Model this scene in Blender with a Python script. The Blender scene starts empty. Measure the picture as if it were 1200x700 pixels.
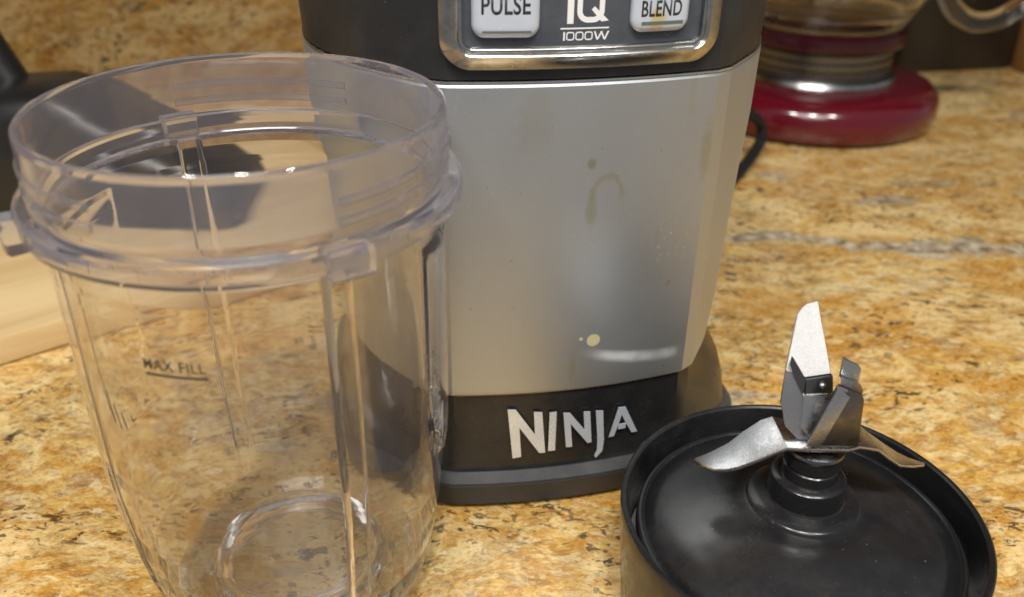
import bpy, bmesh, math, random
from mathutils import Vector, Matrix
random.seed(7)
PI = math.pi
S = bpy.context.scene
COL = S.collection
R_ = math.radians

# ------------------------------------------------------------------ camera
P_, ROLL, H = 0.50697, 0.0154, 0.215
right = Vector((1, 0, 0)); fwd = Vector((0, math.cos(P_), -math.sin(P_))); up = Vector((0, math.sin(P_), math.cos(P_)))
r2 = math.cos(ROLL) * right + math.sin(ROLL) * up
u2 = -math.sin(ROLL) * right + math.cos(ROLL) * up
cd = bpy.data.cameras.new('camera'); cam = bpy.data.objects.new('camera', cd); COL.objects.link(cam)
m = Matrix.Identity(4)
for i in range(3):
    m[i][0] = r2[i]; m[i][1] = u2[i]; m[i][2] = -fwd[i]
m[2][3] = H
cam.matrix_world = m
cd.sensor_width = 36.0; cd.lens = 31.41; cd.clip_start = 0.01; cd.clip_end = 50
cd.dof.use_dof = True; cd.dof.focus_distance = 0.262; cd.dof.aperture_fstop = 11.5
S.camera = cam

# ------------------------------------------------------------------ light
W = bpy.data.worlds.new('World'); S.world = W; W.use_nodes = True
bg = W.node_tree.nodes['Background']; bg.inputs[0].default_value = (0.98, 0.985, 1.0, 1); bg.inputs[1].default_value = 0.22
def lamp(name, loc, target, power, size, col=(1, 0.95, 0.88)):
    l = bpy.data.lights.new(name, 'AREA'); l.shape = 'DISK'; l.size = size; l.energy = power; l.color = col
    o = bpy.data.objects.new(name, l); COL.objects.link(o); o.location = loc
    o.rotation_euler = (Vector(target) - Vector(loc)).to_track_quat('-Z', 'Y').to_euler()
    return o
lamp('ceiling_spot', (-0.32, -0.26, 1.10), (-0.1, 0.2, 0), 4.6, 0.085)
lamp('ceiling_spot', (0.05, -0.32, 1.10), (0.05, 0.2, 0), 4.6, 0.085)
lamp('ceiling_spot', (0.42, -0.26, 1.10), (0.15, 0.2, 0), 4.6, 0.085)
lamp('ceiling_glow', (0.0, -0.50, 1.05), (0.0, 0.22, 0), 6.6, 0.70, (1, 0.97, 0.92))

S.view_settings.view_transform = 'Standard'; S.view_settings.look = 'None'
S.view_settings.exposure = 0.08; S.view_settings.gamma = 1.0; S.view_settings.use_curve_mapping = False
S.render.engine = 'CYCLES'
cy = S.cycles
cy.max_bounces = 24; cy.transmission_bounces = 24; cy.transparent_max_bounces = 24; cy.glossy_bounces = 8; cy.diffuse_bounces = 4
cy.caustics_refractive = True; cy.caustics_reflective = True; cy.blur_glossy = 0.8
cy.sample_clamp_indirect = 6.0; cy.use_denoising = True
try: cy.denoiser = 'OPENIMAGEDENOISE'
except Exception: pass

# ------------------------------------------------------------------ material helpers
class NT:
    def __init__(self, name):
        self.m = bpy.data.materials.new(name); self.m.use_nodes = True
        self.t = self.m.node_tree; self.n = self.t.nodes; self.b = self.n['Principled BSDF']; self.out = self.n['Material Output']
    def node(self, typ, **kw):
        o = self.n.new(typ)
        for k, v in kw.items(): setattr(o, k, v)
        return o
    def link(self, a, b): self.t.links.new(a, b)
    def setin(self, sock, v):
        if isinstance(v, bpy.types.NodeSocket): self.link(v, sock)
        else: sock.default_value = v
    def coord(self, scale=(1, 1, 1), rot=(0, 0, 0), loc=(0, 0, 0)):
        tc = self.node('ShaderNodeTexCoord'); mp = self.node('ShaderNodeMapping')
        mp.inputs['Scale'].default_value = scale; mp.inputs['Rotation'].default_value = rot; mp.inputs['Location'].default_value = loc
        self.link(tc.outputs['Object'], mp.inputs[0]); return mp.outputs[0]
    def noise(self, vec, scale, detail=4, rough=0.55, dist=0.0, out='Fac'):
        k = self.node('ShaderNodeTexNoise'); self.link(vec, k.inputs['Vector'])
        k.inputs['Scale'].default_value = scale; k.inputs['Detail'].default_value = detail
        k.inputs['Roughness'].default_value = rough; k.inputs['Distortion'].default_value = dist
        return k.outputs[out]
    def vor(self, vec, scale, feature='F1', rnd=1.0, out='Distance'):
        k = self.node('ShaderNodeTexVoronoi', feature=feature); self.link(vec, k.inputs['Vector'])
        k.inputs['Scale'].default_value = scale; k.inputs['Randomness'].default_value = rnd
        return k.outputs[out]
    def ramp(self, fac, stops, interp='LINEAR'):
        k = self.node('ShaderNodeValToRGB'); cr = k.color_ramp; cr.interpolation = interp
        while len(cr.elements) < len(stops): cr.elements.new(0.5)
        for e, (p, c) in zip(cr.elements, stops):
            e.position = p
            e.color = (c, c, c, 1) if not isinstance(c, tuple) else (*c, 1)
        self.setin(k.inputs[0], fac); return k.outputs[0]
    def mix(self, fac, a, b, mode='MIX'):
        k = self.node('ShaderNodeMix', data_type='RGBA', blend_type=mode)
        self.setin(k.inputs[0], fac)
        for s, v in ((k.inputs[6], a), (k.inputs[7], b)):
            if isinstance(v, tuple): v = (*v, 1) if len(v) == 3 else v
            self.setin(s, v)
        return k.outputs[2]
    def math(self, op, a, b=0.0, c=None, clamp=False):
        k = self.node('ShaderNodeMath', operation=op, use_clamp=clamp)
        self.setin(k.inputs[0], a); self.setin(k.inputs[1], b)
        if c is not None: self.setin(k.inputs[2], c)
        return k.outputs[0]
    def sep(self, vec):
        k = self.node('ShaderNodeSeparateXYZ'); self.link(vec, k.inputs[0]); return k.outputs
    def bump(self, height, strength=0.3, dist=0.001):
        k = self.node('ShaderNodeBump'); k.inputs['Strength'].default_value = strength; k.inputs['Distance'].default_value = dist
        self.link(height, k.inputs['Height']); self.link(k.outputs[0], self.b.inputs['Normal']); return k
    def set(self, **kw):
        for k, v in kw.items():
            s = self.b.inputs[k.replace('_', ' ')]
            if isinstance(v, tuple) and len(v) == 3: v = (*v, 1)
            self.setin(s, v)
        return self

def smooth01(nt, x, lo, hi):
    k = nt.node('ShaderNodeMapRange', interpolation_type='SMOOTHSTEP'); nt.setin(k.inputs[0], x)
    k.inputs[1].default_value = lo; k.inputs[2].default_value = hi; k.inputs[3].default_value = 0; k.inputs[4].default_value = 1
    return k.outputs[0]

# ---- granite (golden, flecked, with grey quartz veins)
def granite(name, dim=1.0, rot=(0, 0, 0)):
    t = NT(name)
    v = t.coord(rot=rot)
    vw = t.node('ShaderNodeVectorMath', operation='ADD')
    wn = t.node('ShaderNodeVectorMath', operation='SCALE'); t.link(t.noise(v, 9, 3, out='Color'), wn.inputs[0]); wn.inputs['Scale'].default_value = 0.035
    t.link(v, vw.inputs[0]); t.link(wn.outputs[0], vw.inputs[1])
    mp = t.node('ShaderNodeMapping'); t.link(vw.outputs[0], mp.inputs[0]); mp.inputs['Rotation'].default_value = (0, 0, R_(-28)); mp.inputs['Scale'].default_value = (0.72, 1.25, 1)
    q = mp.outputs[0]
    big = t.noise(q, 14, 5, 0.6)
    med = t.noise(q, 70, 6, 0.68, 0.8)
    fine = t.noise(q, 230, 4, 0.65, 0.4)
    c = t.ramp(med, [(0.30, (0.28, 0.125, 0.024)), (0.42, (0.50, 0.265, 0.055)), (0.52, (0.62, 0.39, 0.105)), (0.64, (0.73, 0.54, 0.22)), (0.78, (0.77, 0.64, 0.36))])
    cream = t.ramp(fine, [(0.28, (0.40, 0.24, 0.08)), (0.45, (0.66, 0.49, 0.22)), (0.58, (0.77, 0.64, 0.37)), (0.75, (0.82, 0.74, 0.54))])
    c = t.mix(smooth01(t, big, 0.40, 0.62), c, cream)
    # rust and amber patches
    rust = smooth01(t, t.noise(q, 30, 5, 0.65, 0.5), 0.52, 0.68)
    c = t.mix(t.math('MULTIPLY', rust, 0.62), c, (0.43, 0.20, 0.036))
    amber = smooth01(t, t.noise(q, 48, 5, 0.65, 0.8), 0.56, 0.70)
    c = t.mix(t.math('MULTIPLY', amber, 0.5), c, (0.60, 0.35, 0.065))
    brn = smooth01(t, t.noise(q, 115, 5, 0.7, 0.5), 0.52, 0.62)
    c = t.mix(t.math('MULTIPLY', brn, 0.55), c, (0.36, 0.18, 0.045))
    crm = smooth01(t, t.noise(q, 135, 5, 0.7, 0.5), 0.56, 0.66)
    c = t.mix(t.math('MULTIPLY', crm, 0.55), c, (0.84, 0.72, 0.44))
    # irregular crystals with crisp borders: each cell takes its own mineral colour
    wa = t.node('ShaderNodeVectorMath', operation='SCALE'); t.link(t.noise(q, 170, 4, 0.7, out='Color'), wa.inputs[0]); wa.inputs['Scale'].default_value = 0.0085
    wq = t.node('ShaderNodeVectorMath', operation='ADD'); t.link(q, wq.inputs[0]); t.link(wa.outputs[0], wq.inputs[1])
    for sc, amt in ((130, 0.46), (290, 0.46)):
        g = t.node('ShaderNodeSeparateColor'); t.link(t.vor(wq.outputs[0], sc, out='Color'), g.inputs[0])
        pal = t.ramp(g.outputs[0], [(0.0, (0.30, 0.15, 0.045)), (0.12, (0.55, 0.29, 0.06)), (0.30, (0.68, 0.44, 0.13)), (0.48, (0.78, 0.60, 0.27)), (0.66, (0.84, 0.73, 0.46)), (0.82, (0.88, 0.82, 0.64)), (0.93, (0.50, 0.44, 0.36))], 'CONSTANT')
        c = t.mix(t.math('MULTIPLY', t.math('ADD', t.math('MULTIPLY', g.outputs[1], 0.75), 0.25), amt), c, pal)
    # broad mineral zones laid over the grain: amber, rust-brown and pale cream
    def zone(sc, lo, hi, amt, col, dist=0.8):
        return t.mix(t.math('MULTIPLY', smooth01(t, t.noise(q, sc, 6, 0.68, dist), lo, hi), amt), c, col)
    c = zone(17, 0.50, 0.64, 0.62, (0.60, 0.33, 0.065))
    c = zone(31, 0.55, 0.68, 0.50, (0.40, 0.195, 0.042))
    c = zone(23, 0.49, 0.62, 0.66, (0.88, 0.74, 0.46), 0.4)
    c = zone(9, 0.54, 0.68, 0.34, (0.82, 0.68, 0.42))
    c = zone(12.5, 0.56, 0.68, 0.30, (0.50, 0.34, 0.22))
    c = zone(64, 0.57, 0.68, 0.45, (0.33, 0.165, 0.045))
    c = zone(52, 0.57, 0.68, 0.50, (0.88, 0.80, 0.56))
    gr = t.noise(q, 620, 4, 0.75)
    c = t.mix(t.math('MULTIPLY', smooth01(t, gr, 0.52, 0.64), 0.32), c, (0.88, 0.80, 0.60))
    c = t.mix(t.math('MULTIPLY', smooth01(t, gr, 0.48, 0.36), 0.42), c, (0.30, 0.15, 0.045))
    # brown-black mica flecks, elongated and clustered
    cl = smooth01(t, t.noise(q, 22, 4), 0.38, 0.62)
    fk = t.noise(q, 150, 3.5, 0.65, 0.7)
    fleck = t.math('MULTIPLY', smooth01(t, fk, 0.595, 0.635), t.math('ADD', t.math('MULTIPLY', cl, 0.72), 0.14))
    c = t.mix(fleck, c, (0.060, 0.046, 0.038))
    fk2 = smooth01(t, t.noise(q, 300, 3, 0.6, 0.5), 0.585, 0.625)
    c = t.mix(t.math('MULTIPLY', fk2, t.math('ADD', t.math('MULTIPLY', cl, 0.65), 0.22)), c, (0.085, 0.055, 0.04))
    # grey quartz veins along the slab, one crossing behind the blender
    s = t.sep(v)
    wv = t.math('MULTIPLY', t.math('SUBTRACT', t.noise(v, 11, 4), 0.5), 0.085)
    line = t.math('ABSOLUTE', t.math('SUBTRACT', t.math('ADD', s[1], wv), t.math('ADD', t.math('MULTIPLY', s[0], -0.05), 0.468)))
    vein = t.math('SUBTRACT', 1.0, smooth01(t, t.math('ADD', line, t.math('MULTIPLY', t.math('SUBTRACT', t.noise(v, 120, 4, 0.7), 0.5), 0.016)), 0.003, 0.010))
    gaps = smooth01(t, t.noise(v, 30, 3), 0.34, 0.50)
    vein = t.math('MULTIPLY', vein, t.math('MULTIPLY', gaps, 0.85))
    blot = smooth01(t, t.noise(q, 21, 4, 0.55, 0.4), 0.625, 0.70)
    vein = t.math('MAXIMUM', vein, t.math('MULTIPLY', blot, 0.72))
    grey = t.ramp(t.noise(v, 130, 4, 0.6), [(0.34, (0.10, 0.09, 0.085)), (0.46, (0.36, 0.33, 0.29)), (0.60, (0.62, 0.58, 0.52)), (0.72, (0.80, 0.78, 0.74))])
    c = t.mix(vein, c, grey)
    gm = t.node('ShaderNodeGamma'); t.link(c, gm.inputs[0]); gm.inputs[1].default_value = 1.20; hs = t.node('ShaderNodeHueSaturation'); hs.inputs['Saturation'].default_value = 1.0; t.link(gm.outputs[0], hs.inputs['Color']); c = t.mix(1.0, hs.outputs[0], (1.03, 0.99, 0.87), 'MULTIPLY')
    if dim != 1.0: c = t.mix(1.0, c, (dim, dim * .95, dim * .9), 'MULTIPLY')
    t.set(Base_Color=c, Roughness=t.ramp(t.noise(v, 60, 3), [(0.3, 0.16), (0.7, 0.30)]))
    t.b.inputs['Specular IOR Level'].default_value = 0.45
    return t.m
M = {}
M['granite'] = granite('golden granite')
M['granite_wall_shaded'] = granite('granite backsplash', 0.47, (R_(90), 0, R_(12)))  # counter granite darkened: the shade on the wall is put into its colour

def plastic(name, col, rough, spec=0.5, dust=0.0, dustcol=(0.45, 0.43, 0.42), scale=260, coat=0.0, smudge=0.08):
    t = NT(name); v = t.coord()
    c = col
    if dust:
        d = t.math('MULTIPLY', smooth01(t, t.noise(v, scale * 5, 2, 0.5), 0.70, 0.80), t.math('MULTIPLY', smooth01(t, t.noise(v, 70, 3), 0.42, 0.66), dust))
        d2 = t.math('MULTIPLY', smooth01(t, t.noise(v, 30, 5, 0.7), 0.40, 0.75), dust * 0.09)
        c = t.mix(t.math('ADD', d, d2, clamp=True), col, dustcol)
    r = t.ramp(t.noise(v, 45, 6, 0.7, 0.5), [(0.3, max(0.03, rough - smudge)), (0.7, rough + smudge)])
    t.set(Base_Color=c, Roughness=r, Specular_IOR_Level=spec, Coat_Weight=coat, Coat_Roughness=0.08)
    t.bump(t.noise(v, scale * 5, 2, 0.5), 0.06, 0.0002)
    return t.m
M['black_matte'] = plastic('black textured plastic', (0.017, 0.018, 0.020), 0.42, 0.5, 0.5)
M['ledge'] = plastic('worn black plastic with painted highlight', (0.034, 0.035, 0.038), 0.42, 0.5, 0.8, (0.5, 0.5, 0.5), scale=300)  # worn, and lightened: highlight on the up-facing slope is painted into the grey
M['black_gloss'] = plastic('black glossy plastic', (0.013, 0.013, 0.014), 0.24, 0.5, 0.35, smudge=0.06)
M['black_cap'] = plastic('black cap plastic', (0.012, 0.012, 0.013), 0.22, 0.5, 0.70, (0.32, 0.31, 0.31), smudge=0.13)
M['black_far'] = plastic('soft black plastic', (0.012, 0.012, 0.013), 0.38, 0.5)
M['panel_grey'] = plastic('charcoal control panel', (0.055, 0.062, 0.074), 0.30, 0.5, 0.75, (0.6, 0.6, 0.6))
M['rubber'] = plastic('black rubber', (0.012, 0.012, 0.012), 0.6, 0.3)
M['gasket'] = plastic('pale grey silicone', (0.42, 0.42, 0.42), 0.5)
M['print_dark'] = plastic('dark button print', (0.03, 0.035, 0.04), 0.5)
M['print_white'] = plastic('white panel print', (0.80, 0.80, 0.80), 0.5)
M['print_brown'] = plastic('worn brown cup print', (0.050, 0.035, 0.025), 0.6)
M['print_grey'] = plastic('grey bar print', (0.11, 0.13, 0.14), 0.5)

def buttons_mat():
    t = NT('pale silver button'); v = t.coord(); s = t.sep(v)
    dx = t.math('DIVIDE', t.math('SUBTRACT', s[0], 0.0592), 0.0030); dz = t.math('DIVIDE', t.math('SUBTRACT', s[2], 0.1650), 0.0034)
    d = t.math('SQRT', t.math('ADD', t.math('MULTIPLY', dx, dx), t.math('MULTIPLY', dz, dz)))
    d = t.math('ADD', d, t.math('MULTIPLY', t.math('SUBTRACT', t.noise(v, 420, 4), 0.5), 1.6))
    k = t.math('SUBTRACT', 1.0, smooth01(t, d, 0.4, 1.2))
    c = t.mix(t.math('MULTIPLY', k, 0.75), (0.62, 0.67, 0.75), (0.62, 0.47, 0.10))
    c = t.mix(t.math('MULTIPLY', smooth01(t, t.noise(v, 900, 3), 0.62, 0.72), 0.25), c, (0.9, 0.9, 0.9))
    t.set(Base_Color=c, Metallic=0.25, Roughness=0.34); return t.m
M['button'] = buttons_mat()

def metal(name, col, rough, noise=0.0, aniso=0.0, scale=300, bumpamt=0.0):
    t = NT(name); v = t.coord()
    c = col
    if noise: c = t.mix(t.math('MULTIPLY', smooth01(t, t.noise(v, scale, 4, 0.7), 0.42, 0.66), noise), col, tuple(x * 0.42 for x in col))
    t.set(Base_Color=c, Metallic=1.0, Roughness=t.ramp(t.noise(v, scale, 4, 0.7), [(0.3, max(0.02, rough * 0.7)), (0.7, rough * 1.35)]), Anisotropic=aniso)
    if bumpamt: t.bump(t.noise(v, scale * 5, 2), bumpamt, 0.0004)
    return t.m
M['chrome'] = metal('chrome trim', (0.52, 0.515, 0.50), 0.20, 0.5, scale=220)
M['badge'] = metal('mirror lettering', (0.76, 0.85, 0.98), 0.28, 0.10, scale=90); M['badge'].node_tree.nodes['Principled BSDF'].inputs['Metallic'].default_value = 0.55
M['steel'] = metal('polished steel blade', (0.62, 0.62, 0.63), 0.27, 0.20, scale=500, bumpamt=0.15)
M['steel_rough'] = metal('grained steel blade', (0.80, 0.80, 0.80), 0.42, 0.20, scale=1800, bumpamt=0.5)
M['dark_steel'] = metal('dark steel collar', (0.20, 0.20, 0.205), 0.30, 0.2)
M['trim'] = metal('bright trim line', (0.72, 0.72, 0.71), 0.28, 0.2)

def silver():
    t = NT('silver painted shell with food splashes'); v = t.coord(); s = t.sep(v)
    base = t.mix(t.noise(v, 25, 3), (0.52, 0.555, 0.585), (0.565, 0.595, 0.62))
    wob = t.math('MULTIPLY', t.math('SUBTRACT', t.noise(v, 300, 4, 0.6), 0.5), 1.0)
    def ell(u, z, ru, rz, wobble=1.0, soft=0.35, ring=None):
        dx = t.math('DIVIDE', t.math('SUBTRACT', s[0], u), ru); dz = t.math('DIVIDE', t.math('SUBTRACT', s[2], z), rz)
        d = t.math('SQRT', t.math('ADD', t.math('MULTIPLY', dx, dx), t.math('MULTIPLY', dz, dz)))
        d = t.math('ADD', d, t.math('MULTIPLY', wob, wobble))
        if ring: d = t.math('ADD', t.math('DIVIDE', t.math('ABSOLUTE', t.math('SUBTRACT', d, 1.0)), ring), 0.0)
        return t.math('SUBTRACT', 1.0, smooth01(t, d, 1.0 - soft, 1.0 + soft))
    c = base
    upper = smooth01(t, s[2], 0.1125, 0.1165)
    yel = [(ell(0.0480, 0.0655, 0.0022, 0.0022, 0.15, 0.12), 0.85, (0.66, 0.60, 0.30)),
           (ell(0.0438, 0.0664, 0.0006, 0.0006, 0.2, 0.3), 0.8, (0.62, 0.58, 0.28)),
           (ell(0.0446, 0.1105, 0.0016, 0.0050, 1.0, 0.5), 0.55, (0.34, 0.30, 0.08)),
           (t.math('MULTIPLY', ell(0.0492, 0.1145, 0.0045, 0.0062, 0.7, 0.5, ring=0.16), t.math('ADD', 0.08, upper)), 0.46, (0.40, 0.33, 0.12)),
           (ell(0.0440, 0.1250, 0.0012, 0.0014, 0.9, 0.5), 0.7, (0.28, 0.26, 0.07)),
           (ell(0.0800, 0.1250, 0.0017, 0.0085, 1.6, 0.5), 0.50, (0.40, 0.32, 0.10)),
           (ell(0.0735, 0.1470, 0.0012, 0.0100, 1.6, 0.5), 0.28, (0.46, 0.38, 0.14)),
           (ell(0.0270, 0.1380, 0.0050, 0.0085, 1.8, 0.6), 0.22, (0.42, 0.34, 0.16)),
           (ell(0.0722, 0.0830, 0.0008, 0.0010, 0.6, 0.4), 0.8, (0.50, 0.42, 0.05)),
           (ell(0.0415, 0.0560, 0.0010, 0.0045, 1.2, 0.6), 0.35, (0.34, 0.28, 0.10)),
           (ell(0.0665, 0.1000, 0.0006, 0.0030, 1.2, 0.6), 0.25, (0.40, 0.34, 0.14)),
           (ell(0.0045, 0.0475, 0.0300, 0.0010, 1.0, 0.6), 0.35, (0.30, 0.20, 0.08))]
    rough_add = None
    for n_, (f, a, k) in enumerate(yel):
        if n_ < 2:                                   # thick pale drops hide the paint
            c = t.mix(t.math('MULTIPLY', f, a), c, k)
            rough_add = f if rough_add is None else t.math('MAXIMUM', rough_add, f)
        else:                                        # thin dried films only tint the metallic paint
            c = t.mix(t.math('MULTIPLY', f, a * 0.68), c, t.mix(1.0, c, tuple(min(1.0, x * 1.9) for x in k), 'MULTIPLY'))
    # white wiped smear and dust specks
    arc = t.math('ABSOLUTE', t.math('SUBTRACT', s[2], t.math('ADD', 0.0560, t.math('MULTIPLY', t.math('POWER', t.math('SUBTRACT', 0.078, s[0]), 2.0), 4.6))))
    smear = t.math('MULTIPLY', t.math('SUBTRACT', 1.0, smooth01(t, arc, 0.0002, 0.0030)), t.math('MULTIPLY', smooth01(t, s[0], 0.043, 0.056), t.math('SUBTRACT', 1.0, smooth01(t, s[0], 0.074, 0.080))))
    smear = t.math('MULTIPLY', smear, t.math('ADD', 0.45, smooth01(t, t.noise(v, 90, 3), 0.35, 0.75)))
    c = t.mix(t.math('MULTIPLY', smear, 0.08), c, (0.85, 0.85, 0.83))
    cluster = t.math('MAXIMUM', ell(0.0715, 0.0960, 0.0055, 0.0085, 0.4, 0.6), 0.16)
    specks = t.math('MULTIPLY', smooth01(t, t.noise(v, 900, 2), 0.64, 0.69), cluster)
    c = t.mix(t.math('MULTIPLY', specks, 0.9), c, (0.88, 0.88, 0.86))
    dk = t.math('MULTIPLY', smooth01(t, t.noise(v, 700, 1.5, 0.4), 0.76, 0.80), 0.5)
    c = t.mix(dk, c, (0.20, 0.17, 0.13))
    notmetal = t.math('MAXIMUM', rough_add, smear)
    t.set(Base_Color=c, Metallic=t.math('SUBTRACT', 0.93, t.math('MULTIPLY', notmetal, 0.5)),
          Roughness=t.math('ADD', t.ramp(t.noise(v, 35, 5, 0.65), [(0.3, 0.43), (0.7, 0.49)]), t.math('MULTIPLY', notmetal, 0.2)))
    t.bump(t.noise(v, 2200, 2), 0.05, 0.0001)
    return t.m
M['silver'] = silver()

def cup_mat():
    t = NT('clear scuffed cup plastic'); v = t.coord(); s = t.sep(v)
    t.set(Base_Color=(0.995, 0.988, 0.985), Transmission_Weight=1.0, IOR=1.46,
          Roughness=t.ramp(t.noise(v, 35, 5, 0.7), [(0.35, 0.015), (0.75, 0.06)]))
    hz = t.node('ShaderNodeBsdfDiffuse'); hz.inputs[0].default_value = (0.56, 0.545, 0.645, 1)
    tr = t.node('ShaderNodeBsdfTranslucent'); tr.inputs[0].default_value = (0.58, 0.56, 0.65, 1)
    ad = t.node('ShaderNodeMixShader'); ad.inputs[0].default_value = 0.5
    t.link(hz.outputs[0], ad.inputs[1]); t.link(tr.outputs[0], ad.inputs[2])
    # hazier, more scuffed plastic in the thick threaded rim
    z = smooth01(t, s[2], 0.126, 0.134)
    scuff = smooth01(t, t.noise(v, 70, 6, 0.75), 0.42, 0.75)
    spk = smooth01(t, t.noise(v, 1300, 2), 0.71, 0.75)
    f = t.math('ADD', t.math('ADD', 0.020, t.math('MULTIPLY', z, 0.120)), t.math('ADD', t.math('MULTIPLY', scuff, 0.04), t.math('MULTIPLY', spk, 0.14)))
    mx = t.node('ShaderNodeMixShader'); t.link(f, mx.inputs[0]); t.link(t.b.outputs[0], mx.inputs[1]); t.link(ad.outputs[0], mx.inputs[2])
    t.link(mx.outputs[0], t.out.inputs[0]); return t.m
M['cup'] = cup_mat()
def glass(name, col, rough=0.02, ior=1.47):
    t = NT(name); t.set(Base_Color=col, Transmission_Weight=1.0, IOR=ior, Roughness=rough); return t.m
M['jar_glass'] = glass('clear jar glass', (0.97, 0.96, 0.94))
def red():
    t = NT('deep red enamel'); v = t.coord()
    t.set(Base_Color=t.mix(t.noise(v, 20, 3), (0.095, 0.003, 0.010), (0.12, 0.004, 0.013)), Roughness=0.16, Coat_Weight=0.6, Coat_Roughness=0.05); return t.m
M['red'] = red()
M['maroon'] = plastic('dark maroon trim', (0.030, 0.003, 0.008), 0.22)
def wood(name, a, b, sc=1.0):
    t = NT(name); v = t.coord(scale=(3 * sc, 26 * sc, 26 * sc))
    n = t.noise(v, 1.6, 5, 0.6, 0.8)
    fine = t.noise(t.coord(scale=(14, 420, 200)), 1.0, 3)
    c = t.mix(smooth01(t, n, 0.35, 0.65), a, b)
    c = t.mix(t.math('MULTIPLY', smooth01(t, fine, 0.52, 0.72), 0.25), c, tuple(x * 0.62 for x in a))
    t.set(Base_Color=c, Roughness=0.48); t.bump(fine, 0.1, 0.0003); return t.m
M['maple'] = wood('pale maple board', (0.60, 0.42, 0.20), (0.72, 0.54, 0.29))
M['oak'] = wood('orange brown wood', (0.24, 0.11, 0.03), (0.33, 0.16, 0.05))
M['brown_far'] = plastic('dark brown gloss', (0.022, 0.016, 0.011), 0.35)
M['grey_far'] = plastic('grey plastic', (0.11, 0.10, 0.10), 0.4)

# ------------------------------------------------------------------ mesh helpers
def obj(name, bm, mat, parent=None, smooth=True, bevel=0.0, auto=35):
    me = bpy.data.meshes.new(name)
    bmesh.ops.recalc_face_normals(bm, faces=bm.faces)
    if bevel:
        es = [e for e in bm.edges if len(e.link_faces) == 2 and e.calc_face_angle(0) > R_(28)]
        bmesh.ops.bevel(bm, geom=es, offset=bevel, segments=2, affect='EDGES', profile=0.6, clamp_overlap=True)
    bm.to_mesh(me); bm.free()
    o = bpy.data.objects.new(name, me); COL.objects.link(o)
    if mat: me.materials.append(mat)
    if smooth:
        for p in me.polygons: p.use_smooth = True
        me.set_sharp_from_angle(angle=R_(auto))
    if parent: o.parent = parent
    return o
def thing(name, label, cat, loc=(0, 0, 0), rz=0, group=None):
    o = bpy.data.objects.new(name, None); COL.objects.link(o); o.empty_display_size = 0.02
    o.location = loc; o.rotation_euler = (0, 0, rz); o['label'] = label; o['category'] = cat
    if group: o['group'] = group
    return o
def rev(profile, seg=96, rfun=None, closed=False, bm=None):
    """surface of revolution round z; profile [(r,z)], r==0 ends are fanned."""
    bm = bm or bmesh.new(); rings = []
    for (r, z) in profile:
        if r <= 1e-7: rings.append([bm.verts.new((0, 0, z))])
        else:
            rg = []
            for i in range(seg):
                a = 2 * PI * i / seg
                rr = r if rfun is None else r + rfun(a, z)
                rg.append(bm.verts.new((rr * math.sin(a), -rr * math.cos(a), z)))
            rings.append(rg)
    pairs = list(zip(rings[:-1], rings[1:]))
    if closed: pairs.append((rings[-1], rings[0]))
    for A, B in pairs:
        for i in range(seg):
            j = (i + 1) % seg
            if len(A) == 1 and len(B) == 1: break
            if len(A) == 1: bm.faces.new((A[0], B[i], B[j]))
            elif len(B) == 1: bm.faces.new((A[i], B[0], A[j]))
            else: bm.faces.new((A[i], B[i], B[j], A[j]))
    return bm
def support(prof, d=0.00012, lmin=0.0010):
    """extra rings close to the ends of long straight runs, so smooth shading keeps them straight."""
    out = [prof[0]]
    for (r0, z0), (r1, z1) in zip(prof[:-1], prof[1:]):
        L_ = math.hypot(r1 - r0, z1 - z0)
        if L_ > lmin and min(r0, r1) > 0:
            for t in (d / L_, 1 - d / L_): out.append((r0 + (r1 - r0) * t, z0 + (z1 - z0) * t))
        out.append((r1, z1))
    return out
def loft(loops, cap0=True, cap1=True, bm=None, closed=True):
    bm = bm or bmesh.new(); L = [[bm.verts.new(p) for p in lp] for lp in loops]; n = len(L[0])
    for A, B in zip(L[:-1], L[1:]):
        for i in range(n if closed else n - 1):
            j = (i + 1) % n; bm.faces.new((A[i], A[j], B[j], B[i]))
    if cap0: bm.faces.new(L[0])
    if cap1: bm.faces.new(L[-1])
    return bm
def catmull(pts, n=10):
    out = []; P = [Vector(p) for p in pts]; P = [2 * P[0] - P[1]] + P + [2 * P[-1] - P[-2]]
    for i in range(1, len(P) - 2):
        p0, p1, p2, p3 = P[i - 1:i + 3]
        for k in range(n):
            t = k / n
            out.append(0.5 * ((2 * p1) + (p2 - p0) * t + (2 * p0 - 5 * p1 + 4 * p2 - p3) * t * t + (3 * p1 - p0 - 3 * p2 + p3) * t ** 3))
    out.append(P[-2]); return out
def tube(pts, r, seg=16, ry=None):
    pts = [Vector(p) for p in pts]; loops = []; prev = None
    for i, p in enumerate(pts):
        d = (pts[min(i + 1, len(pts) - 1)] - pts[max(i - 1, 0)]).normalized()
        n = (prev - d * prev.dot(d)).normalized() if prev else d.orthogonal().normalized()
        prev = n; b = d.cross(n); rr = r[i] if isinstance(r, list) else r
        loops.append([p + n * rr * math.cos(2 * PI * k / seg) + b * (ry or rr) * math.sin(2 * PI * k / seg) for k in range(seg)])
    return loft(loops)
def round_poly(pts, r, n=6):
    out = []; N = len(pts)
    for i in range(N):
        a, p, b = Vector(pts[i - 1]), Vector(pts[i]), Vector(pts[(i + 1) % N]); rr = r[i] if isinstance(r, (list, tuple)) else r
        if rr <= 0: out.append(p); continue
        da, db = (a - p), (b - p); ra = min(rr, da.length * 0.49); rb = min(rr, db.length * 0.49)
        s, e = p + da.normalized() * ra, p + db.normalized() * rb
        nn = n[i] if isinstance(n, list) else n
        for k in range(nn + 1):
            t = k / nn; out.append((1 - t) ** 2 * s + 2 * t * (1 - t) * p + t * t * e)
    return out
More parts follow.
